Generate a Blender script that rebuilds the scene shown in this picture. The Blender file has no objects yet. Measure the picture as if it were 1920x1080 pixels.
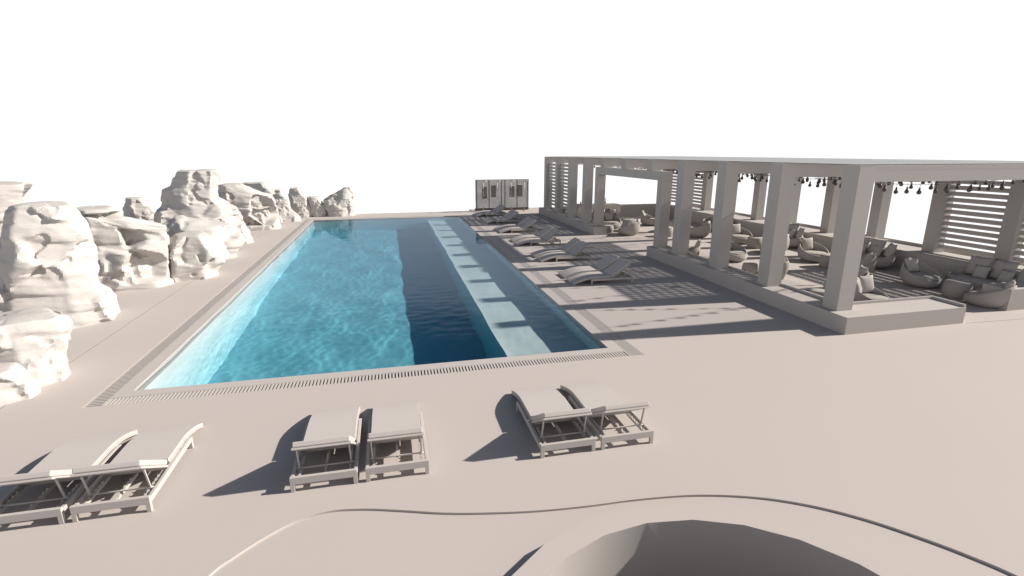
import bpy, bmesh, math, random
from mathutils import Vector, Matrix, noise
from mathutils.geometry import tessellate_polygon
random.seed(7)
S = bpy.context.scene
C = S.collection
R = math.radians
PI = math.pi

# ------------------------------------------------------------------ render / camera
S.render.engine = 'CYCLES'
S.view_settings.view_transform = 'Standard'
S.view_settings.look = 'None'
S.view_settings.gamma = 1
S.view_settings.use_curve_mapping = False
S.view_settings.exposure = 0.6
S.cycles.use_denoising = True
S.cycles.max_bounces = 10
S.cycles.transparent_max_bounces = 24
S.cycles.sample_clamp_indirect = 4.0

F_PX, PITCH, YAW = 972.16, 0.2562, 0.2321
CAMP = Vector((0, 0, 4.0))
cd = bpy.data.cameras.new('camera')
cam = bpy.data.objects.new('camera', cd)
C.objects.link(cam)
cd.sensor_width = 36
cd.lens = 36 * F_PX / 1920
cd.clip_end = 500
cam.location = CAMP
cam.rotation_euler = (PI / 2 - PITCH, 0, -YAW)
S.camera = cam

# ray of a photograph pixel, used to measure where things stand
_f = Vector((math.sin(YAW) * math.cos(PITCH), math.cos(YAW) * math.cos(PITCH), -math.sin(PITCH)))
_r = Vector((math.cos(YAW), -math.sin(YAW), 0))
_u = _r.cross(_f)
def ray(px, py):
    return _r * ((px - 960) / F_PX) - _u * ((py - 540) / F_PX) + _f
def at_z(px, py, z=0.0):
    d = ray(px, py)
    return CAMP + d * ((z - CAMP.z) / d.z)

# ------------------------------------------------------------------ mesh helpers
class MB:
    def __init__(self):
        self.v = []; self.f = []; self.sm = []
    def add(self, vs, fs, smooth=False):
        o = len(self.v)
        self.v += [tuple(p) for p in vs]
        self.f += [tuple(i + o for i in f) for f in fs]
        self.sm += [smooth] * len(fs)
        return self
    def box(self, x0, x1, y0, y1, z0, z1):
        vs = [(x, y, z) for z in (z0, z1) for y in (y0, y1) for x in (x0, x1)]
        return self.add(vs, [(0, 2, 3, 1), (4, 5, 7, 6), (0, 1, 5, 4), (2, 6, 7, 3), (0, 4, 6, 2), (1, 3, 7, 5)])
    def bar(self, a, b, w, h, up=(0, 0, 1)):
        a = Vector(a); b = Vector(b); d = (b - a).normalized()
        s = d.cross(Vector(up))
        if s.length < 1e-4: s = d.cross(Vector((1, 0, 0)))
        s.normalize(); u = s.cross(d)
        vs = []
        for p in (a, b):
            for su, ss in ((-1, -1), (-1, 1), (1, 1), (1, -1)):
                vs.append(p + u * su * h / 2 + s * ss * w / 2)
        return self.add(vs, [(0, 3, 2, 1), (4, 5, 6, 7), (0, 1, 5, 4), (1, 2, 6, 5), (2, 3, 7, 6), (3, 0, 4, 7)])
    def tube(self, pts, rad, n=8, smooth=True):
        pts = [Vector(p) for p in pts]
        rads = rad if isinstance(rad, (list, tuple)) else [rad] * len(pts)
        vs = []; fs = []
        for i, p in enumerate(pts):
            d = (pts[min(i + 1, len(pts) - 1)] - pts[max(i - 1, 0)]).normalized()
            s = d.cross(Vector((0, 0, 1)))
            if s.length < 1e-3: s = Vector((1, 0, 0))
            s.normalize(); u = s.cross(d)
            for k in range(n):
                a = 2 * PI * k / n
                vs.append(p + (s * math.cos(a) + u * math.sin(a)) * rads[i])
        for i in range(len(pts) - 1):
            for k in range(n):
                k2 = (k + 1) % n
                fs.append((i * n + k, i * n + k2, (i + 1) * n + k2, (i + 1) * n + k))
        fs.append(tuple(range(n - 1, -1, -1))); fs.append(tuple((len(pts) - 1) * n + k for k in range(n)))
        return self.add(vs, fs, smooth)
    def lathe(self, prof, n=24, c=(0, 0, 0), smooth=True, cap=True):
        vs = []; fs = []
        for r, z in prof:
            for k in range(n):
                a = 2 * PI * k / n
                vs.append((c[0] + r * math.cos(a), c[1] + r * math.sin(a), c[2] + z))
        for i in range(len(prof) - 1):
            for k in range(n):
                k2 = (k + 1) % n
                fs.append((i * n + k, i * n + k2, (i + 1) * n + k2, (i + 1) * n + k))
        if cap:
            fs.append(tuple(range(n - 1, -1, -1)))
            fs.append(tuple((len(prof) - 1) * n + k for k in range(n)))
        return self.add(vs, fs, smooth)
    def prism(self, poly, axis_a, axis_b, x0, x1, smooth=False):
        # poly in the (y,z) plane, extruded along x
        n = len(poly)
        vs = [(x0, p[0], p[1]) for p in poly] + [(x1, p[0], p[1]) for p in poly]
        fs = [(i, (i + 1) % n, n + (i + 1) % n, n + i) for i in range(n)]
        self.add(vs, fs, smooth)
        o = len(self.v) - 2 * n
        tris = tessellate_polygon([[Vector((p[0], p[1], 0)) for p in poly]])
        for t in tris:
            self.f.append(tuple(o + i for i in t)); self.sm.append(False)
            self.f.append(tuple(o + n + i for i in reversed(t))); self.sm.append(False)
        return self
    def build(self, name, mat, parent=None, bevel=0.0, fix=True):
        me = bpy.data.meshes.new(name)
        me.from_pydata(self.v, [], self.f)
        me.polygons.foreach_set('use_smooth', self.sm)
        if fix:
            bm = bmesh.new(); bm.from_mesh(me)
            bmesh.ops.recalc_face_normals(bm, faces=bm.faces[:])
            bm.to_mesh(me); bm.free()
        me.materials.append(mat)
        o = bpy.data.objects.new(name, me)
        C.objects.link(o)
        if parent: o.parent = parent
        if bevel:
            m = o.modifiers.new('bevel', 'BEVEL'); m.width = bevel; m.segments = 2; m.limit_method = 'ANGLE'
        o.cycles.is_caustics_receiver = False
        return o

def tag(o, label, cat, group=None):
    o['label'] = label; o['category'] = cat
    if group: o['group'] = group
    return o
def thing(name, label, cat, loc=(0, 0, 0), rz=0.0, group=None):
    o = bpy.data.objects.new(name, None); C.objects.link(o)
    o.empty_display_size = .2
    o.location = loc; o.rotation_euler = (0, 0, rz)
    return tag(o, label, cat, group)
def struct(o, kind='structure'):
    o['kind'] = kind; return o
def dup(root, loc, rz, label, group=None):
    r = root.copy(); C.objects.link(r); r.location = loc; r.rotation_euler = (0, 0, rz)
    r['label'] = label
    if group: r['group'] = group
    for ch in list(root.children):
        c = ch.copy(); C.objects.link(c); c.parent = r
        for g in list(ch.children):
            d = g.copy(); C.objects.link(d); d.parent = c
    return r

# ------------------------------------------------------------------ materials
def clay(name, col, rough=.85, var=.04, scale=3.0, bump=.02, bscale=60.0):
    m = bpy.data.materials.new(name); m.use_nodes = True
    nt = m.node_tree; b = nt.nodes['Principled BSDF']
    tc = nt.nodes.new('ShaderNodeTexCoord')
    nz = nt.nodes.new('ShaderNodeTexNoise'); nz.inputs['Scale'].default_value = scale; nz.inputs['Detail'].default_value = 5
    mx = nt.nodes.new('ShaderNodeMix'); mx.data_type = 'RGBA'
    mx.inputs[6].default_value = tuple(c * (1 - var) for c in col) + (1,)
    mx.inputs[7].default_value = tuple(min(1, c * (1 + var)) for c in col) + (1,)
    nt.links.new(tc.outputs['Object'], nz.inputs['Vector'])
    nt.links.new(nz.outputs['Fac'], mx.inputs[0])
    nt.links.new(mx.outputs[2], b.inputs['Base Color'])
    b.inputs['Roughness'].default_value = rough
    b.inputs['Specular IOR Level'].default_value = .25
    if bump:
        n2 = nt.nodes.new('ShaderNodeTexNoise'); n2.inputs['Scale'].default_value = bscale; n2.inputs['Detail'].default_value = 3
        bp = nt.nodes.new('ShaderNodeBump'); bp.inputs['Strength'].default_value = bump * 5; bp.inputs['Distance'].default_value = .01
        nt.links.new(tc.outputs['Object'], n2.inputs['Vector'])
        nt.links.new(n2.outputs['Fac'], bp.inputs['Height'])
        nt.links.new(bp.outputs['Normal'], b.inputs['Normal'])
    return m
M = {}
M['deck'] = clay('pale_deck_plaster', (0.45, 0.41, 0.388), var=.012, scale=.35, bump=.006)
M['groove'] = clay('dark_joint', (.10, .088, .08), bump=0)
M['wall'] = clay('pergola_plaster', (0.43, 0.4, 0.38), var=.02, scale=1.2, bump=.01)
M['rock'] = clay('pale_limestone', (0.48, 0.455, 0.435), var=.03, scale=2.5, bump=.03, bscale=14)
nt = M['rock'].node_tree; tcr = [n for n in nt.nodes if n.type == 'TEX_COORD'][0]
mpr = nt.nodes.new('ShaderNodeMapping'); mpr.inputs['Scale'].default_value = (1.0, 1.0, 3.2)
nzr = nt.nodes.new('ShaderNodeTexNoise'); nzr.inputs['Scale'].default_value = 3.0; nzr.inputs['Detail'].default_value = 9; nzr.inputs['Roughness'].default_value = .62
bpr = [n for n in nt.nodes if n.type == 'BUMP'][0]; bpr.inputs['Strength'].default_value = .38; bpr.inputs['Distance'].default_value = .06
nt.links.new(tcr.outputs['Object'], mpr.inputs['Vector']); nt.links.new(mpr.outputs[0], nzr.inputs['Vector']); nt.links.new(nzr.outputs['Fac'], bpr.inputs['Height'])
M['frame'] = clay('painted_metal', (0.46, 0.43, 0.41), rough=.55, var=.01, bump=0)
M['mattress'] = clay('pale_canvas', (0.47, 0.435, 0.415), var=.02, scale=6, bump=.02, bscale=220)
M['wicker'] = clay('matt_wicker', (0.36, 0.33, 0.305), var=.05, scale=18, bump=.05, bscale=120)
M['cushion'] = clay('soft_fabric', (0.41, 0.38, 0.355), var=.03, scale=9, bump=.03, bscale=200)
M['bulb'] = clay('backlit_bulb', (.10, .08, .075), rough=.35, bump=0)  # backlit bulbs: their darkness against the sky is put into the colour
M['cord'] = clay('dark_cord', (.12, .10, .10), bump=0)
M['wood'] = clay('backlit_slats', (.17, .145, .135), var=.06, scale=8, bump=.02)  # rails stand against the light; that shade is in the dark base colour
M['metal'] = clay('shower_metal', (.42, .38, .36), rough=.4, var=.02, bump=0)
M['tub'] = clay('shaded_tub_plaster', (.36, .335, .32), var=.02, scale=1.2, bump=.01)  # pergola plaster darkened to deepen the shade inside the bowl
M['tile'] = clay('white_pool_plaster', (.80, .80, .80), var=.02, scale=1.5, bump=.01)
M['tile_floor'] = clay('blue_grey_pool_mosaic', (.31, .45, .49), var=.04, scale=1.2, bump=.01)
M['tile_ledge'] = clay('pale_ledge_mosaic', (.64, .62, .61), var=.03, scale=1.2, bump=.01)

def schlick(nt, f0):
    lw = nt.nodes.new('ShaderNodeLayerWeight'); lw.inputs['Blend'].default_value = .5
    pw = nt.nodes.new('ShaderNodeMath'); pw.operation = 'POWER'; pw.inputs[1].default_value = 5
    ma = nt.nodes.new('ShaderNodeMath'); ma.operation = 'MULTIPLY_ADD'; ma.inputs[1].default_value = 1 - f0; ma.inputs[2].default_value = f0
    nt.links.new(lw.outputs['Facing'], pw.inputs[0]); nt.links.new(pw.outputs[0], ma.inputs[0])
    return ma
# lightly reflecting roof glazing
m = bpy.data.materials.new('roof_glass'); m.use_nodes = True
nt = m.node_tree; nt.nodes.clear()
out = nt.nodes.new('ShaderNodeOutputMaterial'); mix = nt.nodes.new('ShaderNodeMixShader')
fr = schlick(nt, .04)
tr = nt.nodes.new('ShaderNodeBsdfTransparent'); gl = nt.nodes.new('ShaderNodeBsdfGlossy')
gl.inputs['Color'].default_value = (.50, .50, .50, 1); gl.inputs['Roughness'].default_value = .05
nzg = nt.nodes.new('ShaderNodeTexNoise'); nzg.inputs['Scale'].default_value = .6
bpg = nt.nodes.new('ShaderNodeBump'); bpg.inputs['Strength'].default_value = .02
nt.links.new(nzg.outputs['Fac'], bpg.inputs['Height'])
nt.links.new(fr.outputs[0], mix.inputs[0]); nt.links.new(tr.outputs[0], mix.inputs[1]); nt.links.new(gl.outputs[0], mix.inputs[2])
nt.links.new(mix.outputs[0], out.inputs['Surface'])
M['glass'] = m

# pool water: refracting surface, a thin reflecting film and an absorbing body of water
m = bpy.data.materials.new('pool_water'); m.use_nodes = True
nt = m.node_tree; nt.nodes.clear()
out = nt.nodes.new('ShaderNodeOutputMaterial')
rf = nt.nodes.new('ShaderNodeBsdfRefraction'); rf.inputs['IOR'].default_value = 1.08; rf.inputs['Roughness'].default_value = 0
nt.links.new(rf.outputs[0], out.inputs['Surface'])
M['water'] = m
m = bpy.data.materials.new('water_film'); m.use_nodes = True
nt = m.node_tree; nt.nodes.clear()
out = nt.nodes.new('ShaderNodeOutputMaterial'); mix = nt.nodes.new('ShaderNodeMixShader')
fr = schlick(nt, .02)
tr = nt.nodes.new('ShaderNodeBsdfTransparent'); gl = nt.nodes.new('ShaderNodeBsdfGlossy')
gl.inputs['Color'].default_value = (.30, .36, .44, 1); gl.inputs['Roughness'].default_value = .02
nt.links.new(fr.outputs[0], mix.inputs[0]); nt.links.new(tr.outputs[0], mix.inputs[1]); nt.links.new(gl.outputs[0], mix.inputs[2])
nt.links.new(mix.outputs[0], out.inputs['Surface'])
M['film'] = m
m = bpy.data.materials.new('water_body'); m.use_nodes = True
nt = m.node_tree; nt.nodes.clear()
out = nt.nodes.new('ShaderNodeOutputMaterial')
ab = nt.nodes.new('ShaderNodeVolumeAbsorption'); ab.inputs['Color'].default_value = (.33, .80, .895, 1); ab.inputs['Density'].default_value = .40
nt.links.new(ab.outputs[0], out.inputs['Volume'])
M['body'] = m

# ------------------------------------------------------------------ sky and sun
SUN_EL = R(29.2); SUN_DIR = Vector((1, -.078, 0)).normalized() * math.cos(SUN_EL) + Vector((0, 0, math.sin(SUN_EL)))
w = bpy.data.worlds.new('World'); S.world = w; w.use_nodes = True
nt = w.node_tree; bg = nt.nodes['Background']
sky = nt.nodes.new('ShaderNodeTexSky'); sky.sky_type = 'NISHITA'; sky.sun_disc = False
sky.sun_elevation = SUN_EL; sky.sun_rotation = math.atan2(SUN_DIR.x, SUN_DIR.y)
sky.dust_density = 1.6; sky.air_density = 1.0
sc = nt.nodes.new('ShaderNodeVectorMath'); sc.operation = 'SCALE'; sc.inputs['Scale'].default_value = .85
nt.links.new(sky.outputs[0], sc.inputs[0])
# white haze round the horizon (the air is bright white low down and thins upward)
tc = nt.nodes.new('ShaderNodeTexCoord'); sx = nt.nodes.new('ShaderNodeSeparateXYZ')
nt.links.new(tc.outputs['Generated'], sx.inputs[0])
ramp = nt.nodes.new('ShaderNodeValToRGB'); ce = ramp.color_ramp
ce.elements[0].position = 0.0; ce.elements[0].color = (.15, .15, .15, 1)
ce.elements[1].position = 1.0; ce.elements[1].color = (0, 0, 0, 1)
for p, c in ((.33, .15), (.38, 1.0), (.63, 1.0), (.67, .06), (.80, 0.0)):
    e = ce.elements.new(p); e.color = (c, c, c, 1)
mr = nt.nodes.new('ShaderNodeMath'); mr.operation = 'MULTIPLY_ADD'; mr.inputs[1].default_value = .5; mr.inputs[2].default_value = .5
nt.links.new(sx.outputs['Z'], mr.inputs[0]); nt.links.new(mr.outputs[0], ramp.inputs[0])
mx = nt.nodes.new('ShaderNodeMix'); mx.data_type = 'RGBA'
SKYS = .05
mx.inputs[7].default_value = (.72 / SKYS, .72 / SKYS, .72 / SKYS, 1)
nt.links.new(ramp.outputs[0], mx.inputs[0]); nt.links.new(sc.outputs[0], mx.inputs[6])
nt.links.new(mx.outputs[2], bg.inputs['Color']); bg.inputs['Strength'].default_value = SKYS

sd = bpy.data.lights.new('sun', 'SUN'); sd.energy = 5.0; sd.angle = R(1.0); sd.color = (1.0, .93, .84)
so = bpy.data.objects.new('sun', sd); C.objects.link(so)
so.rotation_euler = SUN_DIR.to_track_quat('Z', 'Y').to_euler()
so.location = (20, 0, 20)
sd.cycles.is_caustics_light = True

# ------------------------------------------------------------------ deck
PXL, PXR, PYN, PYF = -4.49, 4.34, 9.54, 33.41      # water edge
GXL, GXR, GYN, GYF = -5.02, 4.89, 9.005, 33.945      # outer edge of the drain
def crom(pts, n=6, closed=True):
    o = []; N = len(pts)
    for i in range(N):
        p0, p1, p2, p3 = (Vector(pts[(i + k) % N]) for k in (-1, 0, 1, 2))
        for j in range(n):
            t = j / n
            o.append(.5 * ((2 * p1) + (-p0 + p2) * t + (2 * p0 - 5 * p1 + 4 * p2 - p3) * t * t + (-p0 + 3 * p1 - 3 * p2 + p3) * t ** 3))
    return [(p.x, p.y) for p in o]
curve = [(-1.92, 4.75), (-1.74, 4.97), (-1.48, 5.21), (-1.19, 5.40), (-.85, 5.475), (-.45, 5.42), (-.02, 5.29), (.40, 5.15), (.81, 5.05),
         (1.42, 4.94), (2.04, 4.88), (2.71, 4.85), (3.44, 4.76), (4.1, 4.56), (4.61, 4.29), (5.02, 3.96), (5.34, 3.6), (5.6, 3.24), (5.80, 2.85),
         (6.0, 2.1), (5.8, 1.0), (4.8, .2), (2.6, -.2), (0.2, .1), (-1.4, 1.2), (-2.1, 2.8), (-2.1, 4.2)]
recess = crom(curve)
TUB = (2.53, 2.32); TIN, TOUT = 2.02, 2.30
def ngon(c, r, n=24, ph=0.0): return [(c[0] + r * math.cos(2 * PI * k / n + ph), c[1] + r * math.sin(2 * PI * k / n + ph)) for k in range(n)]
def rect(x0, x1, y0, y1): return [(x0, y0), (x1, y0), (x1, y1), (x0, y1)]
def sheet(mb, loops, z, skirts):
    flat = [p for l in loops for p in l]
    tris = tessellate_polygon([[Vector((p[0], p[1], 0)) for p in l] for l in loops])
    mb.add([(p[0], p[1], z) for p in flat], tris)
    for l, zb in zip(loops, skirts):
        if zb is None: continue
        n = len(l)
        mb.add([(p[0], p[1], z) for p in l] + [(p[0], p[1], zb) for p in l],
               [(i, (i + 1) % n, n + (i + 1) % n, n + i) for i in range(n)])
def flip_up(o):
    # every horizontal face of a sheet looks up
    for p in o.data.polygons:
        if abs(p.normal.z) > .5 and p.normal.z < 0: p.flip()
outer = [(-15, -4), (26, -4), (26, 9.35), (19.62, 9.55), (19.62, 37.6), (5.7, 37.6), (5.7, 36.5), (-15, 35.9)]
seam_l = rect(-6.297, -6.272, 6.0, 34.6)
seam_g = rect(9.815, 9.831, 18.62, 24.55)
seam_n = [(13.40, 9.06), (25.0, 8.62), (25.0, 8.635), (13.40, 9.075)]
mb = MB()
sheet(mb, [outer, rect(GXL, GXR, GYN, GYF), recess, seam_l, seam_g, seam_n], 0.0, [-.6, -.25, -.2, -.06, -.06, -.06])
deck = struct(mb.build('deck', M['deck'], fix=False)); flip_up(deck)
mb = MB()
for l in (seam_l, seam_g, seam_n): sheet(mb, [l], -.006, [None])
o = struct(mb.build('deck_joints', M['groove'], fix=False)); flip_up(o)
mb = MB()
sheet(mb, [recess, ngon(TUB, TIN + .01)], -.025, [None, -.3])
o = struct(mb.build('sunken_terrace', M['deck'], fix=False)); flip_up(o)

# round tub
tub = thing('plunge_tub', 'round empty plunge tub with a broad flat rim in the sunken terrace', 'tub', (TUB[0], TUB[1], 0))
mb = MB(); n = 24
a = [(x - TUB[0], y - TUB[1]) for x, y in ngon(TUB, TOUT, n)]; b = [(x - TUB[0], y - TUB[1]) for x, y in ngon(TUB, TIN, n)]
zt = .10
vs = [(x, y, -.03) for x, y in a] + [(x, y, zt) for x, y in a] + [(x, y, zt) for x, y in b] + [(x, y, zt - .14) for x, y in b]
fs = []
for k in range(n):
    k2 = (k + 1) % n
    for q in range(2): fs.append((q * n + k, q * n + k2, (q + 1) * n + k2, (q + 1) * n + k))
mb.add(vs, fs); mb.build('rim', M['deck'], tub)
mb = MB()
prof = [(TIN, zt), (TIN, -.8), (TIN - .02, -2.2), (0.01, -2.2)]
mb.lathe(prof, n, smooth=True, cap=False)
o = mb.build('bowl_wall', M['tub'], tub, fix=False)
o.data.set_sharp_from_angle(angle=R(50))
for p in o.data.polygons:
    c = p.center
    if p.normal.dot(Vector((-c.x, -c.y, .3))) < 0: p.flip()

# coping ring and drains
mb = MB()
CI = .30
def ring(mb, o, i, z, zo, zi):
    n = 4
    vs = [(x, y, zo) for x, y in o] + [(x, y, z) for x, y in o] + [(x, y, z) for x, y in i] + [(x, y, zi) for x, y in i]
    fs = []
    for k in range(n):
        k2 = (k + 1) % n
        for q in range(3): fs.append((q * n + k, q * n + k2, (q + 1) * n + k2, (q + 1) * n + k))
    mb.add(vs, fs)
ring(mb, rect(PXL - CI + .06, PXR + CI - .06, PYN - CI + .06, PYF + CI - .06), rect(PXL, PXR, PYN, PYF), 0.0, -.25, -.2)
coping = struct(mb.build('pool_coping', M['wall'])); coping.cycles.is_caustics_receiver = True
mb = MB()
GI = CI - .06
loops = [rect(GXL - .01, GXR + .01, GYN - .01, GYF + .01), rect(PXL - GI, PXR + GI, PYN - GI, PYF + GI)]
sheet(mb, loops, -.13, [None, None])
o = struct(mb.build('drain_channel', M['groove'], fix=False)); flip_up(o)

def grate(label, x0, x1, y0, y1, along):
    t = thing('drain_grate', label, 'drain grate', ((x0 + x1) / 2, (y0 + y1) / 2, 0), 0, 'drain grates round the pool')
    cx, cy = (x0 + x1) / 2, (y0 + y1) / 2
    fw = .022; zt = -.003; zb = -.035
    fr = MB(); sl = MB()
    if along == 'x':
        fr.box(x0 - cx, x1 - cx, y0 - cy, y0 - cy + fw, zb, zt); fr.box(x0 - cx, x1 - cx, y1 - cy - fw, y1 - cy, zb, zt)
        x = x0
        while x < x1 - .03:
            sl.box(x - cx, x + .036 - cx, y0 - cy + fw, y1 - cy - fw, zb + .005, zt - .002); x += .06
    else:
        fr.box(x0 - cx, x0 - cx + fw, y0 - cy, y1 - cy, zb, zt); fr.box(x1 - cx - fw, x1 - cx, y0 - cy, y1 - cy, zb, zt)
        y = y0
        while y < y1 - .03:
            sl.box(x0 - cx + fw, x1 - cx - fw, y - cy, y + .036 - cy, zb + .005, zt - .002); y += .06
    fr.build('grate_frame', M['frame'], t); sl.build('grate_slats', M['frame'], t)
g = .008
grate('slatted drain grate along the near short side of the pool, behind the front loungers', PXL - GI, PXR + GI, GYN + g, PYN - GI, 'x')
grate('slatted drain grate along the far short side of the pool, by the small rocks', PXL - GI, PXR + GI, PYF + GI, GYF - g, 'x')
grate('long slatted drain grate between the pool and the pale rocks', GXL + g, PXL - GI, GYN + g, GYF - g, 'y')
grate('long slatted drain grate between the pool and the row of lounger pairs', PXR + GI, GXR - g, GYN + g, GYF - g, 'y')

# pool shell
mb = MB()
D = -2.05; SX, SZ = 2.38, -.60
x0, x1, y0, y1 = PXL, PXR, PYN, PYF
V = [(x0, y0, -.2), (x1, y0, -.2), (x1, y1, -.2), (x0, y1, -.2), (x0, y0, D), (SX, y0, D), (SX, y1, D), (x0, y1, D),
     (SX, y0, SZ), (x1, y0, SZ), (x1, y1, SZ), (SX, y1, SZ)]
Fc = [(4, 5, 6, 7), (8, 9, 10, 11), (5, 8, 11, 6), (0, 3, 7, 4), (1, 9, 10, 2), (0, 1, 9, 8, 5, 4), (3, 7, 6, 11, 10, 2)]
mb.add(V, Fc)
basin = struct(mb.build('pool_basin', M['tile'], fix=False))
cen = Vector((0, 21, -1.0))
for p in basin.data.polygons:
    if p.normal.dot(cen - p.center) < 0: p.flip()
basin.data.polygons[2].flip() if basin.data.polygons[2].normal.x > 0 else None
basin.cycles.is_caustics_receiver = True
basin.data.materials.append(M['tile_floor']); basin.data.materials.append(M['tile_ledge'])
basin.data.polygons[1].material_index = 2
for i in (0, 2): basin.data.polygons[i].material_index = 1

# water surface with small wind ripples
mb = MB()
nx, ny = 170, 340
ex = .012
WX1, WY0 = x1 + 2.6, y0 - .55      # unseen extension under the paving, added so refracted sun reaches ledge and floor
def wave(x, y):
    p = Vector((x * 1.0, y * .9, 0))
    h = .040 * noise.noise(p * .80 + Vector((3, 1, 0))) + .0030 * noise.noise(p * 2.6 + Vector((8, 5, 2))) + .0020 * noise.noise(p * 6.0)
    return h
vs = []
for j in range(ny + 1):
    for i in range(nx + 1):
        x = x0 - ex + (WX1 - x0 + ex) * i / nx; y = WY0 + (y1 - WY0 + ex) * j / ny
        vs.append((x, y, -.070 + wave(x, y)))
fs = [(j * (nx + 1) + i, j * (nx + 1) + i + 1, (j + 1) * (nx + 1) + i + 1, (j + 1) * (nx + 1) + i) for j in range(ny) for i in range(nx)]
mb.add(vs, fs, True)
water = struct(mb.build('pool_water', M['water'], fix=False))
water.cycles.is_caustics_caster = True
vs = []
nx = 110
for j in range(ny + 1):
    for i in range(nx + 1):
        x = x0 - ex + (x1 - x0 + 2 * ex) * i / nx; y = y0 - ex + (y1 - y0 + 2 * ex) * j / ny
        vs.append((x, y, -.013 + wave(x, y) * .09 + .0030 * noise.noise(Vector((x * 2.6, y * 4.6, 3))) + .0016 * noise.noise(Vector((x * 6, y * 9, 7)))))
fs = [(j * (nx + 1) + i, j * (nx + 1) + i + 1, (j + 1) * (nx + 1) + i + 1, (j + 1) * (nx + 1) + i) for j in range(ny) for i in range(nx)]
mb = MB(); mb.add(vs, fs, True); mb.build('water_film', M['film'], water, fix=False)
MB().box(x0 - ex, x1 + ex, y0 - ex, y1 + ex, D - .05, -.004).build('water_body', M['body'], water)

# ------------------------------------------------------------------ pergola
FX, BX = 10.04, 18.70; CW = .43
Y0, SP = 9.52, 2.336; NF = 11
ZT, ZB = 3.72, 3.36
YE = Y0 + SP * (NF - 1) + CW
pg = thing('pergola', 'long plaster pergola with square columns, louvre panels and a glazed roof', 'pergola', (FX, Y0, 0))
def L(x, y): return x - FX, y - Y0
CURB, SOIL = .41, .52
for k in range(NF):
    y = Y0 + SP * k - Y0
    stub = k in (4, 5, 6)
    mb = MB().box(0, CW, y, y + CW, 3.31 if stub else CURB - .02, ZT); mb.build('column', M['wall'], pg)
    mb = MB().box(BX - FX, BX - FX + CW, y, y + CW, .45, ZT); mb.build('column', M['wall'], pg)
    mb = MB().box(CW, BX - FX, y + .012, y + CW - .012, ZB, ZT - .003); mb.build('cross_beam', M['wall'], pg)
mb = MB().box(-.004, BX - FX + CW + .004, -.004, YE - Y0 + .004, ZT + .004, ZT + .022); mb.build('roof_glazing', M['glass'], pg)
# slatted ceiling panels in the roof
def lattice(k):
    a = Y0 + SP * k + CW - Y0; b = Y0 + SP * (k + 1) - Y0
    xa, xb = 12.95 - FX, 16.25 - FX
    mb = MB()
    x = xa
    while x < xb:
        mb.box(x, x + .075, a + .01, b - .01, 3.55, 3.61); x += .33
    n = 9
    for i in range(n):
        y = a + (b - a) * (i + .5) / n
        mb.box(xa, xb, y - .062, y + .062, 3.625, 3.665)
    mb.build('lattice_panel', M['wall'], pg)
for k in (1, 2, 3, 4, 6, 7, 8, 9): lattice(k)
# louvre panels
def louvre(k, x, w):
    a = Y0 + SP * k + CW - Y0; b = Y0 + SP * (k + 1) - Y0
    mb = MB(); z = .78
    while z < 3.3:
        # blade tilted so that its outer edge is lower
        ang = R(72); dx = .5 * w * math.cos(ang); dz = .5 * w * math.sin(ang)
        xc = x - FX
        mb.bar((xc, a, z), (xc, b, z), w, .022, up=(math.sin(ang), 0, math.cos(ang)))
        z += .205
    mb.build('louvre_panel', M['wall'], pg)
for k in (0, 1, 8, 9): louvre(k, BX + CW / 2, .15)
for k in (8, 9): louvre(k, FX + CW / 2, .15)

# lower gate portal
gp = thing('gate_portal', 'low square portal framing the gap between the two long planter walls', 'portal', (10.06, 18.0, 0))
MB().box(0, .40, 0, .38, CURB - .02, 2.96).build('post', M['wall'], gp)
MB().box(0, .40, 6.24, 6.62, CURB - .02, 2.96).build('post', M['wall'], gp)
MB().box(-.003, .403, -.003, 6.623, 2.96, 3.305).build('lintel', M['wall'], gp)

# planter walls
def planter(name, label, outer_poly, z, rims, soil=None, mat='wall'):
    t = thing(name, label, 'planter wall', (outer_poly[0][0], outer_poly[0][1], 0), 0, 'planter walls round the pergola')
    ox, oy = outer_poly[0]
    mb = MB(); sheet(mb, [[(x - ox, y - oy) for x, y in outer_poly]], z, [-.02]); o = mb.build('wall_block', M[mat], t)
    for (xa, xb, ya, yb, zt) in rims:
        MB().box(xa - ox, xb - ox, ya - oy, yb - oy, z - .1, zt).build('raised_rim', M[mat], t)
    return t
planter('planter_wall', 'low planter wall nearest the camera turning the pergola corner beside the open deck',
        [(9.87, 9.05), (13.34, 9.08), (13.34, 9.92), (10.56, 9.92), (10.56, 18.52), (9.87, 18.52)], .405,
        [(13.29, 13.344, 9.10, 9.925, .47), (10.51, 13.289, 9.87, 9.926, .47), (10.51, 10.564, 9.927, 18.5, .47)])
planter('planter_wall', 'low planter wall at the far pool side of the pergola, carrying the louvred bays',
        [(9.87, 24.05), (10.56, 24.05), (10.56, 33.9), (9.87, 33.9)], .405, [(10.51, 10.564, 24.9, 33.88, .47)])
planter('planter_wall', 'long planter wall under the back columns of the pergola, behind the sofas',
        [(17.49, 10.3), (19.5, 10.3), (19.5, 32.0), (17.49, 32.0)], .55,
        [(17.486, 17.55, 10.3, 30.4, .655), (19.44, 19.504, 10.3, 32.0, .655)])
planter('planter_wall', 'square ended planter wall at the right edge of the photograph beside the sofa',
        [(15.5, 9.6), (19.5, 9.6), (19.5, 10.28), (15.5, 10.28)], .57, [])
planter('planter_wall', 'planter wall closing the far end of the pergola, striped by louvre shadows',
        [(10.58, 30.5), (17.47, 30.5), (17.47, 32.0), (10.58, 32.0)], .66, [(10.58, 17.47, 30.496, 30.56, .76)])

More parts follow.
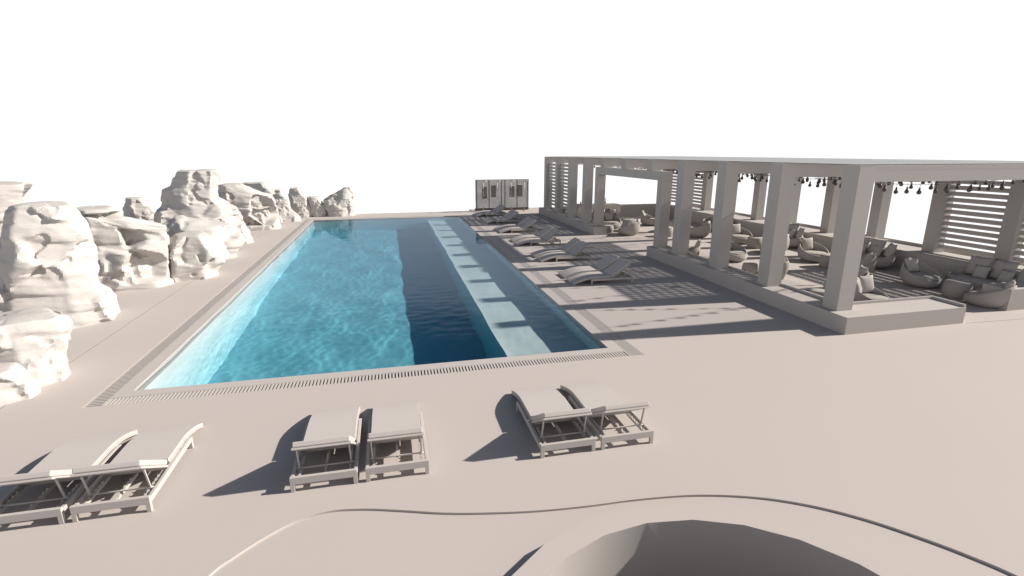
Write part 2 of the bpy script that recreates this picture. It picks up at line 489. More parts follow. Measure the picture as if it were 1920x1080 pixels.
# ------------------------------------------------------------------ string lights
def string_light(label, p0, p1, n, sag, seed):
    rnd = random.Random(seed)
    p0 = Vector(p0); p1 = Vector(p1)
    t = thing('string_light', label, 'string light', p0, 0, 'bulb strings hung under the pergola roof')
    pts = []
    for i in range(25):
        s = i / 24; p = p0.lerp(p1, s) - p0; p.z -= sag * 4 * s * (1 - s); pts.append(p)
    MB().tube(pts, .008, 5).build('cord', M['cord'], t)
    for i in range(n):
        s = (i + .5 + rnd.uniform(-.3, .3)) / n
        p = p0.lerp(p1, s) - p0; p.z -= sag * 4 * s * (1 - s)
        d = rnd.uniform(.02, .10); r = rnd.uniform(.044, .056)
        c = p - Vector((0, 0, d))
        prof = [(.018, -.036), (r * .55, -.05), (r * .80, -.04 - r * .7), (r, -.04 - r * 1.3), (r * .95, -.04 - r * 1.7), (r * .70, -.04 - r * 2.05), (r * .34, -.04 - r * 2.25), (.005, -.04 - r * 2.3)]
        bo = MB().lathe(prof, 12, c).build('bulb', M['bulb'], t)
        MB().tube([p, p - Vector((0, 0, d))], .006, 4).lathe([(.014, .01), (.022, -.01), (.024, -.035)], 10, c).build('socket', M['cord'], bo)
bay_names = ['first (nearest)', 'second', 'third', 'fourth', 'fifth', 'sixth', 'seventh', 'eighth', 'ninth', 'tenth (farthest)']
for k in range(10):
    ya = Y0 + SP * k + CW + .05; yb = Y0 + SP * (k + 1) - .05
    if k < 8:
        string_light('bulb string slanting away from the pool under the %s roof bay of the pergola' % bay_names[k],
                     (10.5, ya + .25, 3.34), (18.4, yb - .1, 3.32), 15, .14, k)
        string_light('bulb string slanting back toward the camera under the %s roof bay of the pergola' % bay_names[k],
                     (10.9, yb - .15, 3.34), (18.5, ya + .2, 3.28), 14, .08, k + 50)
    else:
        string_light('bulb string under the %s roof bay of the pergola' % bay_names[k], (10.6, ya + .6, 3.32), (18.4, yb - .6, 3.3), 12, .12, k)

# ------------------------------------------------------------------ sun loungers
def make_lounger(label, loc, rz, group, ty=.065, tz=.565):
    t = thing('sun_lounger', label, 'sun lounger', loc, rz, group)
    W = .372
    mb = MB()
    zt, zb = .172, .105
    for s in (-1, 1):
        mb.box(s * W - .02, s * W + .02, .045, 1.355, zb, zt)
    mb.box(-W - .02, W + .02, 0, .045, zb - .005, .195)
    mb.box(-W - .02, W + .02, 1.355, 1.40, zb - .005, zt - .015)
    mb.box(-W + .02, W - .02, .70, .74, zb + .005, zt - .03)
    mb.build('frame', M['frame'], t, bevel=.004)
    for s in (-1, 1):
        for y in (0.0, 1.355):
            mb = MB().box(s * W - .03 if s > 0 else -W - .02, W + .02 if s > 0 else -W + .03, y, y + .045, 0, zb - .005)
            mb.build('leg', M['frame'], t, bevel=.003)
    # notched rails that hold the prop bar
    for x in (-.30, 0.0, .30):
        mb = MB().box(x - .014, x + .014, .045, .66, .11, .14)
        for i in range(6):
            yy = .10 + i * .075
            mb.add([(x - .012, yy, .14), (x + .012, yy, .14), (x + .012, yy + .035, .14), (x - .012, yy + .035, .14), (x - .012, yy + .035, .165), (x + .012, yy + .035, .165)],
                   [(0, 1, 5, 4), (4, 5, 2, 3), (0, 4, 3), (1, 2, 5), (0, 3, 2, 1)])
        mb.build('ratchet_rail', M['frame'], t)
    # backrest
    MW = .335
    hy, hz = .70, .172
    d = Vector((0, ty - hy, tz - hz)).normalized(); nrm = Vector((0, -d.z, d.y)); nrm = -nrm if nrm.z < 0 else nrm
    def quadbox(off0, off1, w, a, b):
        A = Vector((0, hy, hz)) + d * a; B = Vector((0, hy, hz)) + d * b
        poly = [A + nrm * off0, B + nrm * off0, B + nrm * off1, A + nrm * off1]
        return MB().prism([(p.y, p.z) for p in poly], 1, 2, -w, w)
    LB = math.hypot(ty - hy, tz - hz)
    quadbox(.0, .066, MW, .012, LB).build('backrest', M['mattress'], t, bevel=.012)
    bf = quadbox(-.03, -.002, MW + .012, 0, LB - .01).build('backrest_frame', M['frame'], t, bevel=.003)
    # props
    for s in (-1, 1):
        P = Vector((s * .31, hy, hz)) + d * (LB * .80) - nrm * .03
        MB().bar(P, (s * .31, .25, .165), .018, .018, up=(0, 1, 0)).build('prop_strut', M['frame'], bf)
    mb = MB().tube([(-.345, .25, .165), (.345, .25, .165)], .011, 8); mb.build('prop_bar', M['frame'], t)
    # seat
    top = []
    for i in range(25):
        u = .735 + (1.98 - .735) * i / 24
        z = .238 - (.175 * ((u - 1.22) / .76) ** 1.8 if u > 1.22 else 0)
        top.append((u, z))
    def offs(th):
        o = []
        for i, (y, z) in enumerate(top):
            a = top[max(0, i - 1)]; b = top[min(24, i + 1)]
            tx = Vector((b[0] - a[0], b[1] - a[1])).normalized(); nn = Vector((tx.y, -tx.x))
            o.append((y + nn.x * th, z + nn.y * th))
        return o
    mid = offs(.046); low = offs(.064)
    mb = MB().prism(top + mid[::-1], 1, 2, -MW, MW); mb.build('seat_mattress', M['mattress'], t, bevel=.012)
    mb = MB().prism(offs(.048) + low[::-1], 1, 2, -MW - .012, MW + .012); mb.build('seat_shell', M['frame'], t, bevel=.003)
    return t
GF = 'loungers in front of the pool'
front = [(-3.245, 'sun lounger at the left front, the right one of its pair, whole in the picture'), (-4.11, 'foreground lounger cut by the left edge of the photograph'),
         (-.965, 'left lounger of the middle foreground pair, casting a pointed shadow'), (-.08, 'right lounger of the middle foreground pair'),
         (2.195, 'left lounger of the right foreground pair, with a pointed shadow beside it'), (3.07, 'right lounger of the right foreground pair')]
proto = None
for x, lab in front:
    if proto is None: proto = make_lounger(lab, (x, 5.93, 0), 0, GF)
    else: dup(proto, (x, 5.93, 0), 0, lab, GF)
ordn = ['nearest', 'second nearest', 'third nearest', 'fourth nearest', 'fifth nearest', 'farthest']
proto2 = None
for i, y in enumerate([14.70, 18.24, 21.89, 25.60, 29.30, 32.70]):
    la = 'nearer lounger of the %s pair between the pool and pergola' % ordn[i]
    lb = 'farther lounger of the %s pair between the pool and pergola' % ordn[i]
    gd = 'loungers beside the long side of the pool'
    if proto2 is None: proto2 = make_lounger(la, (7.42, y + .385, 0), PI / 2, gd, .075, .60)
    else: dup(proto2, (7.42, y + .385, 0), PI / 2, la, gd)
    dup(proto2, (7.42, y + 1.24, 0), PI / 2, lb, gd)

# ------------------------------------------------------------------ lounge furniture
def bowl_mesh(sx, sy, h_lo, h_hi, p=2.2, tmax=.05):
    # open basket: a bulging bowl cut by a tilted rim, low in front (-Y) and high behind (+Y)
    n = 44; mb = MB()
    prof = [(0.0, .60), (.03, .66), (.12, .79), (.25, .91), (.42, .98), (.60, 1.0), (.80, .985), (.93, .955), (1.0, .935)]
    def rimh(a): return h_lo + (h_hi - h_lo) * (.5 + .5 * math.sin(a)) ** p
    vs = []
    for s, rr in prof:
        for k in range(n):
            a = 2 * PI * k / n
            lean = .05 * s * (.5 + .5 * math.sin(a))
            vs.append((sx * rr * math.cos(a), sy * rr * math.sin(a) + lean * sy, rimh(a) * s))
    for s, rr, dz in ((1.0, .935 - .5 * tmax / sx, .012), (1.0, .935 - tmax / sx, 0), (.8, .94 - tmax / sx, 0), (.55, .92 - tmax / sx, 0)):
        for k in range(n):
            a = 2 * PI * k / n
            lean = .05 * s * (.5 + .5 * math.sin(a))
            vs.append((sx * rr * math.cos(a), sy * rr * math.sin(a) + lean * sy, rimh(a) * s + dz))
    rows = len(prof) + 4
    fs = [tuple(range(n - 1, -1, -1))]
    for r in range(rows - 1):
        for k in range(n):
            k2 = (k + 1) % n
            fs.append((r * n + k, r * n + k2, (r + 1) * n + k2, (r + 1) * n + k))
    fs.append(tuple((rows - 1) * n + k for k in range(n)))
    mb.add(vs, fs, True)
    return mb
def pillow_mesh(w, h, t):
    n = 9; mb = MB(); top = []; bot = []
    for sgn, arr in ((1, top), (-1, bot)):
        for j in range(n):
            for i in range(n):
                u = i / (n - 1) * 2 - 1; v = j / (n - 1) * 2 - 1
                e = max(0, (1 - u * u)) ** .5 * max(0, (1 - v * v)) ** .5
                pin = 1 - .10 * (1 - abs(u)) * (abs(v) ** 3); pin2 = 1 - .10 * (1 - abs(v)) * (abs(u) ** 3)
                arr.append((u * w / 2 * pin2, sgn * t / 2 * e ** .8, v * h / 2 * pin + h / 2))
    fs = []
    for b0, fl in ((0, False), (n * n, True)):
        for j in range(n - 1):
            for i in range(n - 1):
                f = (b0 + j * n + i, b0 + j * n + i + 1, b0 + (j + 1) * n + i + 1, b0 + (j + 1) * n + i)
                fs.append(f)
    mb.add(top + bot, fs, True)
    return mb
def weld(o, d=.0005):
    bm = bmesh.new(); bm.from_mesh(o.data); bmesh.ops.remove_doubles(bm, verts=bm.verts[:], dist=d)
    bmesh.ops.recalc_face_normals(bm, faces=bm.faces[:]); bm.to_mesh(o.data); bm.free(); return o
pillow_me = None
def pillow(label, loc, rz, tilt=R(-18), size=1.0, roll=0.0):
    global pillow_me
    if pillow_me is None:
        o = weld(pillow_mesh(.5, .5, .17).build('pillow', M['cushion'])); pillow_me = o.data
    else:
        o = bpy.data.objects.new('pillow', pillow_me); C.objects.link(o)
    o.location = loc; o.rotation_euler = (tilt, roll, rz); o.scale = (size, size, size)
    tag(o, label, 'pillow', 'loose pillows on the lounge seats')
    return o
chair_proto = None
def chair(label, x, y, face, pil=1, sc=1.0):
    """face = world heading (degrees) the open low front looks to"""
    global chair_proto
    rz = R(face + 90)
    if chair_proto is None:
        chair_proto = thing('tub_chair', label, 'tub chair', (x, y, 0), rz, 'round basket chairs under the pergola')
        bowl_mesh(.54, .54, .27, .68, p=1.1).build('basket', M['wicker'], chair_proto)
        mb = MB().lathe([(.30, .22), (.43, .23), (.455, .28), (.44, .335), (.34, .36), (.02, .365)], 32); mb.build('seat_cushion', M['cushion'], chair_proto)
        t = chair_proto
    else:
        t = dup(chair_proto, (x, y, 0), rz, label)
    t.scale = (sc, sc, sc)
    rot = Matrix.Rotation(rz, 3, 'Z')
    if pil == 1: ps = [(-.05, .30, 0.05)]
    elif pil == 2: ps = [(-.22, .26, .35), (.22, .27, -.3)]
    else: ps = []
    for i, (a, b, r) in enumerate(ps):
        p = rot @ Vector((a, b - .03, .35)) * sc
        side = ['', ''] if len(ps) == 1 else ['left ', 'right ']
        pillow(('%spillow in %s' % (side[i], label))[:110], (x + p.x, y + p.y, p.z), rz + r, R(-20))
    return t
chair('tub chair facing the camera between barrel table and back planter, nearest right', 15.88, 12.25, -98)
chair('tub chair seen from behind at the right edge, by the square planter', 15.55, 10.12, 118, sc=.93)
chair('tub chair facing the camera between the nearest and second columns', 15.58, 16.2, -98)
chair('tub chair seen from behind just right of the nearest column, by a sofa', 15.35, 14.1, 105)
chair('tub chair facing the camera between second and third columns', 15.45, 20.35, -98)
chair('tub chair half hidden behind the second column, back to the camera', 15.3, 18.0, 110)
chair('tub chair seen from behind between third and fourth columns', 14.6, 22.35, 118)
chair('tub chair half hidden by the third column, close behind the near planter wall', 12.65, 17.0, -90)
chair('tub chair between the nearest column and the chair with two pillows', 12.85, 12.05, 150)
chair('tub chair with two pillows sunk behind the corner planter wall', 12.35, 10.72, -75, pil=2, sc=.85)
chair('tub chair beside the gate opening, seen from behind in full sun', 11.6, 23.75, 118, pil=2)
chair('tub chair past the gate by the far post, facing the camera', 11.75, 26.2, -98)
chair('tub chair alone on the far floor, high back toward the pool', 14.35, 26.8, -35)
chair('tub chair in shade behind the gate post, near the far sofa', 14.2, 24.4, 110)

sofa_proto = None
def sofa(label, x, y, rz, plan):
    global sofa_proto
    if sofa_proto is None:
        sofa_proto = thing('sofa', label, 'sofa', (x, y, 0), rz, 'basket sofas along the back planter')
        bowl_mesh(1.12, .52, .33, .62, p=.8, tmax=.05).build('basket', M['wicker'], sofa_proto)
        mb = MB().lathe([(.60, .22), (.93, .24), (.97, .30), (.95, .37), (.7, .395), (.02, .40)], 40)
        mb.v = [(p[0] * 1.06, p[1] * .46, p[2]) for p in mb.v]
        mb.build('seat_cushion', M['cushion'], sofa_proto)
        t = sofa_proto
    else: t = dup(sofa_proto, (x, y, 0), rz, label)
    rot = Matrix.Rotation(rz, 3, 'Z')
    for (a, b, s, r, pl) in plan:
        p = rot @ Vector((a, b, .385))
        pillow(pl + ' on the ' + label, (x + p.x, y + p.y, p.z), rz + r, R(-20), s)
PLAN = [(-.52, .24, 1.25, .06, 'left big back pillow'), (.10, .27, 1.25, 0, 'middle big back pillow'), (-.25, .02, .8, .1, 'small front left pillow'),
        (.38, .04, .8, -.1, 'small front right pillow'), (.72, .14, 1.1, -.5, 'right end pillow')]
sofa('sofa nearest the right edge against the back planter', 16.85, 11.1, -PI / 2, PLAN)
sofa('sofa behind the nearest column against the back planter', 16.85, 15.2, -PI / 2, PLAN)
sofa('sofa in the third window bay against the back planter', 16.85, 19.4, -PI / 2, PLAN)
sofa('sofa far along the back planter below the louvres', 16.85, 24.2, -PI / 2, PLAN[:3])
chair('tub chair low behind the near planter wall, only its pillow tip in view', 11.35, 17.85, 150, sc=.72)

barrel_proto = None
def barrel(label, x, y, sc=1.0):
    global barrel_proto
    if barrel_proto is None:
        barrel_proto = thing('barrel_table', label, 'side table', (x, y, 0), 0, 'barrel side tables under the pergola')
        MB().lathe([(.27, 0), (.30, .03), (.335, .16), (.34, .26), (.315, .40), (.30, .425)], 32).build('basket_base', M['wicker'], barrel_proto)
        MB().lathe([(.295, .426), (.305, .432), (.305, .448), (.29, .455), (.01, .456)], 32).build('table_top', M['cushion'], barrel_proto)
        return barrel_proto
    t = dup(barrel_proto, (x, y, 0), 0, label); t.scale = (sc, sc, sc); return t
barrel('barrel table between the tub chair and the sofa at right', 15.62, 10.98)
barrel('barrel table right of the tub chair, beside the second column', 15.3, 19.15)
barrel('barrel table just behind the near planter wall, left of the second column', at_z(1407, 494, .34).x, at_z(1407, 494, .34).y, .75)
barrel('barrel table behind the nearest column by the second sofa', 15.3, 15.15)
barrel('small barrel table at the end of the far planter wall by the gate', 10.95, 24.75, .8)
barrel('barrel table under the far tub chairs past the gate', 12.3, 25.0, 1.3)
barrel('barrel table in the shade between gate post and fourth column', 13.2, 22.9)
barrel('barrel table behind the planter wall just left of the nearest column', at_z(1536, 544, .32).x, at_z(1536, 544, .32).y, .7)
# tall urn
t = thing('urn', 'tall tapering urn with a ring of knobs on its rim, right of the second column', 'urn', (12.25, 14.0, 0))
MB().lathe([(.13, 0), (.15, .03), (.23, .28), (.255, .46), (.25, .56), (.22, .62), (.20, .625), (.19, .60), (.01, .59)], 28).build('urn_body', M['wicker'], t)
mb = MB()
for k in range(7):
    a = 2 * PI * k / 7; mb.lathe([(.045, 0), (.055, .05), (.045, .11), (.02, .12)], 10, (.14 * math.cos(a), .14 * math.sin(a), .60))
mb.build('knob_ring', M['cushion'], t)

# bar at the far end
t = thing('bar_counter', 'bar counter with a rounded waterfall corner at the far end of the pergola', 'bar', (11.1, 29.6, 0))
H = .95; Lx = 2.75
pts_o = []; pts_i = []
def arc(cx, cz, r, a0, a1, n=8): return [(cx + r * math.cos(a0 + (a1 - a0) * i / n), cz + r * math.sin(a0 + (a1 - a0) * i / n)) for i in range(n + 1)]
outl = [(0, 0), (0, H)] + arc(Lx - .2, H - .2, .2, PI / 2, 0) + [(Lx, 0), (Lx - .28, 0)] + arc(Lx - .36, H - .36, .08, 0, PI / 2) + [(.28, H - .28), (.28, 0)]
mb = MB().prism(outl, 0, 2, 0, .62)
mb.v = [(p[1], p[0], p[2]) for p in mb.v]
mb.build('counter_shell', M['wall'], t)
MB().box(.285, Lx - .285, .40, .44, 0, H - .29).build('back_panel', M['wall'], t)
st = None
for i, x in enumerate((11.75, 12.55, 13.25)):
    lab = ['bar stool tucked under the bar counter, leftmost', 'bar stool tucked under the bar counter, middle one', 'bar stool tucked under the bar counter, next to its rounded corner'][i]
    if st is None:
        st = thing('bar_stool', lab, 'bar stool', (x, 29.45, 0), 0, 'stools at the bar')
        MB().lathe([(.17, 0), (.17, .02), (.03, .04), (.025, .40), (.06, .42)], 18).build('pedestal', M['cord'], st)
        MB().lathe([(.12, .42), (.165, .44), (.185, .60), (.18, .66), (.16, .665), (.15, .56), (.01, .55)], 24).build('seat', M['cushion'], st)
    else: dup(st, (x, 29.45, 0), 0, lab)
for i, x in enumerate((11.35, 11.5)):
    o = MB().lathe([(.035, 0), (.038, .10), (.02, .15), (.014, .19), (.016, .20)], 12).build('bottle', M['bulb'])
    o.location = (x, 29.9, H); tag(o, ['small dark bottle on the bar counter, left one', 'small dark bottle on the bar counter, right one'][i], 'bottle', 'bottles on the bar')
t = thing('twig_vase', 'small vase of bare twigs on the bar counter', 'vase', (12.95, 29.9, H))
MB().lathe([(.04, 0), (.06, .06), (.03, .14), (.035, .16)], 14).build('vase_body', M['cushion'], t)
mb = MB()
for k in range(5):
    a = k * 1.3; mb.tube([(0, 0, .14), (.05 * math.cos(a), .05 * math.sin(a), .3), (.13 * math.cos(a + .3), .13 * math.sin(a + .3), .42)], [.008, .006, .004], 5)
mb.build('twigs', M['cord'], t)

# ------------------------------------------------------------------ showers
t = thing('shower_screen', 'slatted screen fence of thin rails behind the four showers', 'screen', (5.93, 36.2, 0))
mb = MB()
for i in range(27):
    z = .16 + i * .0745; mb.box(0, 3.85, -.012, .012, z, z + .058)
mb.build('slat_panel', M['wood'], t)
for x in (.10, .98, 1.86, 2.12, 3.0, 3.75):
    MB().box(x - .03, x + .03, .0125, .06, 0, 2.12).build('post', M['wood'], t)
MB().box(-.02, 3.87, .065, .25, 0, .16).build('plinth', M['wood'], t)
sh = None
for i, x in enumerate((6.37, 7.36, 8.33, 9.28)):
    lab = 'shower pole with curved head, %s of the four by the slatted screen' % ['leftmost', 'second from left', 'third from left', 'rightmost'][i]
    if sh is None:
        sh = thing('shower', lab, 'shower', (x, 35.55, 0), 0, 'showers by the slatted screen')
        MB().lathe([(.12, 0), (.12, .015), (.02, .02)], 16).build('base_plate', M['metal'], sh)
        pl = MB().tube([(0, 0, .015), (0, 0, 1.95), (0, -.02, 2.05), (.06, -.08, 2.12), (.12, -.14, 2.13)], .035, 10).build('pole', M['metal'], sh)
        MB().lathe([(.02, .03), (.09, .0), (.09, -.02)], 16, (.13, -.15, 2.10)).build('shower_head', M['metal'], pl)
        MB().tube([(.03, -.03, 1.1), (.1, -.06, 1.1)], .018, 8).build('valve', M['metal'], pl)
    else: dup(sh, (x, 35.55, 0), 0, lab)
for i, (x, y, z0) in enumerate(((6.50, 35.75, .92), (7.22, 36.1, .95), (8.45, 35.75, .95), (9.12, 36.1, .98))):
    t = thing('towel_box', 'small box panel beside the %s shower pole' % ['leftmost', 'second', 'third', 'rightmost'][i], 'panel', (x, y, 0), 0, 'panels between the showers')
    MB().box(-.17, .17, -.05, .05, z0, z0 + .78).build('panel_board', M['wood'], t, bevel=.01)
    MB().box(-.015, .015, .051, .085, z0 + .1, z0 + .68).build('bracket', M['metal'], t)

# ------------------------------------------------------------------ rocks
def rock(label, rows, base, depth=.8, seed=0, strata=2.0, dents=0.0, expo=3.4):
    """rows: (py, xl, xr) outline of the rock in the photograph, used as its true width at each height
       once it stands at its measured place; base: pixel of its front foot on the ground."""
    foot = at_z(*base)
    hd = Vector((foot.x, foot.y, 0)).normalized()
    wmax = 0
    # width estimate at the foot
    dist = (foot - CAMP).dot(_f)
    px2m = dist / F_PX
    wid = max(r[2] - r[1] for r in rows) * px2m
    dep = wid * depth
    cen = foot + hd * dep * .42
    def on_plane(px, py):
        d = ray(px, py); t = (cen - CAMP).dot(hd) / d.dot(hd); return CAMP + d * t
    side = Vector((hd.y, -hd.x, 0))
    lv = []
    for py, xl, xr in rows:
        a = on_plane(xl, py); b = on_plane(xr, py)
        lv.append(((a.z + b.z) / 2, (a - cen).dot(side), (b - cen).dot(side)))
    lv.sort()
    z_top = lv[-1][0]
    lv = [(min(lv[0][0], 0) - .25, lv[0][1], lv[0][2])] + lv
    if lv[1][0] > .05: lv.insert(1, (0.0, lv[1][1], lv[1][2]))
    NZ = max(40, min(110, int(z_top / .028))); NT = 128
    rnd = random.Random(seed); off = Vector((rnd.uniform(0, 90), rnd.uniform(0, 90), rnd.uniform(0, 90)))
    def ext(z):
        for i in range(len(lv) - 1):
            if lv[i][0] <= z <= lv[i + 1][0]:
                f = (z - lv[i][0]) / max(1e-6, lv[i + 1][0] - lv[i][0]); f = f * f * (3 - 2 * f) * .5 + f * .5
                return lv[i][1] + (lv[i + 1][1] - lv[i][1]) * f, lv[i][2] + (lv[i + 1][2] - lv[i][2]) * f
        return lv[-1][1:]
    # the foot keeps the full width it reaches just above the ground
    zl = z_top * .30
    lo = min([l[1] for l in lv if l[0] <= zl]); hi = max([l[2] for l in lv if l[0] <= zl])
    lv = [(z, lo, hi) if z < zl * .6 else (z, a_, b_) for z, a_, b_ in lv]
    K = max(.55, min(1.35, wid / 2.0))
    vs = []; fs = []
    def shell(z, th, shrink=1.0):
        l, r = ext(min(z, z_top)); hw = max(.05, (r - l) / 2); c = (l + r) / 2
        dp = hw * depth * .55 + dep * .5 * .45
        ct, sn = math.cos(th), math.sin(th)
        k = (abs(ct) ** expo + abs(sn) ** expo) ** (-1 / expo)
        P = cen + side * (c + ct * k * hw * shrink) + hd * (sn * k * dp * shrink); P.z = z
        return P
    # broken planes the surface is split along
    facets = []
    nf = int(max(22, min(46, 15 * z_top / K)))
    for i in range(nf):
        th = rnd.uniform(0, 2 * PI); zf = rnd.uniform(-.05, 1.0) * z_top
        o_ = side * math.cos(th) + hd * math.sin(th)
        t_ = side * -math.sin(th) + hd * math.cos(th)
        nn = (o_ + t_ * rnd.uniform(-.45, .45) + Vector((0, 0, rnd.choice((rnd.uniform(.0, .45), rnd.uniform(-.35, .1)))))).normalized()
        # the shell leans with the outline, so the plane does too
        e_ = .12 * K
        lean = (shell(min(z_top, zf + e_), th) - shell(max(0, zf - e_), th)); lean = lean.normalized() if lean.length > 1e-5 else Vector((0, 0, 1))
        nn = (nn - lean * nn.dot(lean) * .55).normalized()
        facets.append((shell(max(0, zf), th) + o_ * rnd.uniform(-.05, .07) * K, nn))
    def pt(z, th, shrink=1.0):
        l, r = ext(min(z, z_top)); hw = max(.05, (r - l) / 2); c = (l + r) / 2
        dp = hw * depth * .55 + dep * .5 * .45
        ct, sn = math.cos(th), math.sin(th)
        k = (abs(ct) ** expo + abs(sn) ** expo) ** (-1 / expo)
        lx, ly = ct * k, sn * k
        P = cen + side * (c + lx * hw * shrink) + hd * (ly * dp * shrink); P.z = z
        q = P / K + off
        # tilted bedding layers with their own overhangs, and blocky chunks broken out along joints
        tilt = .16 * lx + .10 * ly
        zz = (z / K + tilt * .5 + .10 * noise.noise(Vector((q.x * .8, q.y * .8, 0)))) / .34
        ly_i = math.floor(zz); fr = zz - ly_i
        h0 = noise.noise(Vector((ly_i * 7.13 + off.x, lx * .9 + off.y, ly * .9)))
        h1 = noise.noise(Vector(((ly_i + 1) * 7.13 + off.x, lx * .9 + off.y, ly * .9)))
        e = min(1, max(0, (fr - .85) / .15)); st = h0 + (h1 - h0) * e * e * (3 - 2 * e)
        st -= .35 * fr * (1 - e)
        z2 = zz * 3.1 + noise.noise(q * .9); f2 = z2 - math.floor(z2)
        fine = noise.noise(Vector((math.floor(z2) * 3.7, lx * 1.5 + off.x, ly * 1.5))) * min(1, (1 - f2) / .25)
        qq = Vector((q.x * 1.25, q.y * 1.25, q.z * 1.7)) + Vector((noise.noise(q * 1.3), noise.noise(q * 1.3 + Vector((9, 0, 0))), 0)) * .25
        dist_, _p = noise.voronoi(qq)
        chunk = noise.noise(_p[0] * 3.3 + off) * min(1.0, (dist_[1] - dist_[0]) / .10)
        big = noise.noise(q * .5)
        o2 = side * ct + hd * sn
        near = sorted(((f_[0] - P).length_squared, i_) for i_, f_ in enumerate(facets))[:3]
        cand = []
        for d2, i_ in near:
            c0, n0 = facets[i_]; den = max(.35, o2.dot(n0)); cand.append((c0 - P).dot(n0) / den)
        fd = min(cand[0], cand[1]) if near[1][0] < near[0][0] * 2.2 else cand[0]
        fd = max(-.20 * K, min(.13 * K, fd)) / K
        disp = .75 * fd + .050 * strata * .5 * st + .012 * fine + .035 * chunk + .03 * big + .012 * noise.noise(q * 3.5)
        if dents:
            dn = noise.noise(_p[0] * 5.1 + off)
            if dn > .10 and .10 < z / z_top < .95: disp -= dents * min(1, (dist_[1] - dist_[0]) / .08)
        amp = K * min(1.0, hw / .5)
        cap = 1.0 - .0 * z
        disp = disp * min(1.0, .25 + max(0.0, z) / (.22 * K)) if disp < 0 else disp
        outd = (side * ct + hd * sn)
        P += outd * disp * amp * shrink
        return P
    for i in range(NZ + 1):
        z = lv[0][0] + (z_top - lv[0][0]) * i / NZ
        for k in range(NT): vs.append(pt(z, 2 * PI * k / NT))
    caps = [(.93, .035), (.72, .06), (.45, .07), (.2, .07)]
    for s, dz in caps:
        for k in range(NT):
            P = pt(z_top, 2 * PI * k / NT, s); P.z = z_top + dz * K * .6 + .05 * K * noise.noise(P / K * 1.6 + off)
            vs.append(P)
    rows_n = NZ + 1 + len(caps)
    for it in range(1):
        nv = list(vs)
        for r in range(1, rows_n - 1):
            for k in range(NT):
                i0 = r * NT + k
                av = (vs[r * NT + (k + 1) % NT] + vs[r * NT + k - 1 if k else r * NT + NT - 1] + vs[i0 - NT] + vs[i0 + NT]) / 4
                nv[i0] = vs[i0].lerp(av, .6)
        vs = nv
    # weathering: ridges, bedding streaks and small pits
    out_ = []
    for i0, v in enumerate(vs):
        k = i0 % NT; th = 2 * PI * k / NT
        o_ = side * math.cos(th) + hd * math.sin(th)
        q = v / K + off
        rdg = .5 - abs(noise.noise(q * 1.7))
        rdg2 = .5 - abs(noise.noise(Vector((q.x * 3.1, q.y * 3.1, q.z * 5.5)) + Vector((4, 4, 4))))
        st_ = noise.noise(Vector((q.x * 1.2, q.y * 1.2, q.z * 11 + q.x * 1.5)))
        pit = noise.noise(q * 2.6 + Vector((20, 3, 7)))
        d_ = (.042 * rdg + .018 * rdg2) + .013 * st_ - (.06 * min(1.0, (pit - .36) / .08) if pit > .36 else 0)
        out_.append(v + (o_ * .9 + Vector((0, 0, .35 if i0 >= NZ * NT else 0))) * d_ * K)
    vs = out_
    for r in range(rows_n - 1):
        for k in range(NT):
            k2 = (k + 1) % NT
            fs.append((r * NT + k, r * NT + k2, (r + 1) * NT + k2, (r + 1) * NT + k))
    fs.append(tuple((rows_n - 1) * NT + k for k in range(NT)))
    fs.append(tuple(range(NT - 1, -1, -1)))
    org = Vector((cen.x, cen.y, 0))
    mb = MB().add([v - org for v in vs], fs, True)
    o = mb.build('rock', M['rock']); o.location = org
    o.data.set_sharp_from_angle(angle=R(32))
    tag(o, label, 'rock', 'pale rocks round the left side of the pool')
    return o
rock('big layered boulder at the left edge, its lower half nearest the camera', [(690, -70, 28), (702, -80, 45), (717, -90, 62), (735, -95, 77), (750, -95, 50), (764, -95, 4)], (-10, 764), seed=1)
rock('pale rounded boulder on top of the lowest left rock, nearest the drain', [(598, -50, 92), (606, -55, 118), (625, -60, 127), (650, -60, 132), (672, -60, 125), (690, -60, 124), (712, -60, 122), (724, -60, 92)], (60, 730), seed=2)
rock('small stepped rock at the left edge above the pale boulder', [(511, -5, 60), (522, -10, 84), (540, -14, 95), (556, -18, 105), (570, -20, 106), (595, -24, 110), (622, -26, 113)], (60, 624), seed=3)
rock('tall stepped rock near the left edge with a broad rounded foot', [(384, 22, 122), (392, 20, 134), (407, 18, 147), (420, 11, 152), (447, 2, 164), (469, -2, 170), (495, 4, 173), (522, 5, 177), (547, 14, 195), (575, 20, 211), (592, 24, 216), (612, 40, 209)], (130, 616), seed=4)
rock('flat topped rock cut by the left edge of the photograph, behind the stepped rock', [(346, -95, 51), (353, -95, 49), (365, -90, 45), (380, -85, 39), (400, -80, 33), (440, -78, 30), (500, -75, 30)], (-20, 505), seed=5, strata=.6)
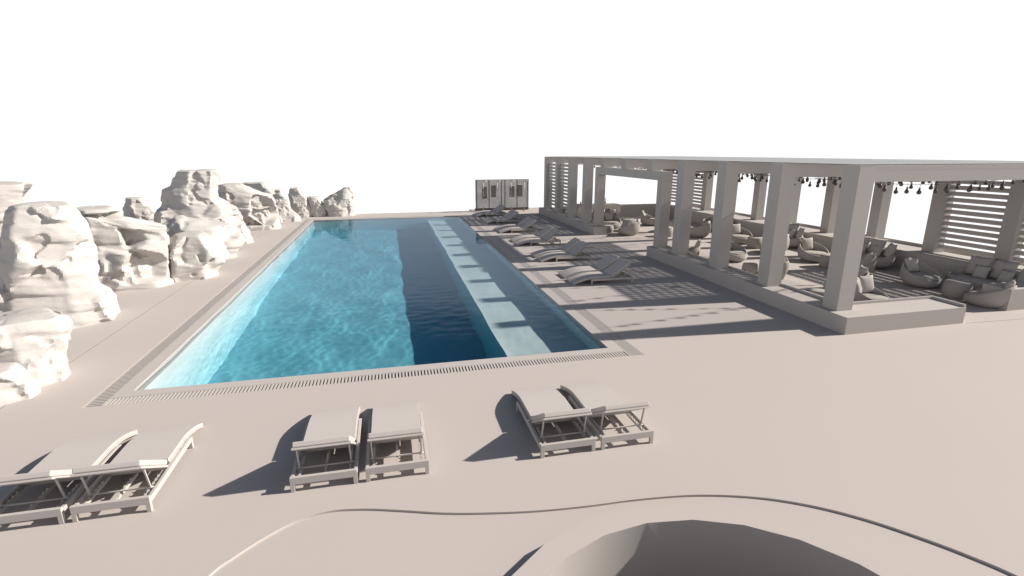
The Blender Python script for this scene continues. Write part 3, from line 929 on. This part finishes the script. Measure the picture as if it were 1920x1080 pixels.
rock('broad block shaped rock with dark hollows, left of the tall peak', [(391, 139, 206), (400, 139, 218), (410, 140, 230), (418, 142, 266), (429, 146, 311), (450, 150, 315), (480, 155, 316), (510, 160, 315), (529, 165, 313), (546, 175, 230)], (240, 546), seed=6, dents=.34)
rock('small far rock seen in the gap left of the tall peak', [(371, 237, 271), (378, 235, 277), (387, 232, 283), (400, 231, 291), (412, 233, 295), (425, 236, 298), (452, 236, 298)], (266, 454), seed=7)
rock('tall flat topped peak of rock, highest of the row', [(321, 338, 409), (328, 336, 410), (337, 329, 409), (347, 327, 409), (356, 309, 410), (373, 308, 412), (380, 306, 424), (390, 300, 440), (400, 294, 443), (419, 295, 451), (440, 300, 462), (452, 310, 470)], (400, 462), seed=8, depth=.6)
rock('low layered rock in front of the tall peak', [(440, 332, 380), (452, 318, 405), (470, 315, 418), (490, 315, 430), (508, 315, 402), (527, 315, 330)], (330, 529), seed=9, depth=.9)
rock('sloping mound of rock at the foot of the tall peak', [(409, 328, 345), (416, 314, 378), (426, 302, 428), (440, 300, 444), (458, 310, 458), (476, 320, 442)], (380, 490), seed=10)
rock('block shaped rock with dark hollows, right of the tall peak', [(347, 411, 452), (352, 410, 466), (360, 409, 482), (368, 409, 508), (380, 412, 516), (400, 428, 521), (423, 443, 521), (431, 456, 494)], (475, 433), seed=6, dents=.34)
rock('pale rock sloping down to the far left pool corner', [(343, 453, 502), (350, 466, 508), (357, 478, 530), (375, 495, 541), (395, 508, 548), (408, 515, 558), (415, 520, 563)], (540, 416), seed=12)
rock('dark sided rock at the far pool edge, leftmost of three', [(353, 544, 562), (361, 541, 568), (372, 542, 577), (385, 543, 581), (398, 551, 584), (406, 558, 587)], (573, 407.5), seed=13, depth=.9)
rock('smallest rock at the far pool edge, between two others', [(369, 577, 596), (380, 579, 606), (392, 582, 612), (405, 586, 613)], (600, 406.5), seed=14, depth=.9)
rock('stepped rock at the far pool edge, rightmost of the three', [(352, 646, 658), (359, 633, 659), (368, 618, 660), (375, 608, 660), (385, 608, 661), (395, 610, 662), (405, 613, 664)], (637, 405.5), seed=15, depth=.7)
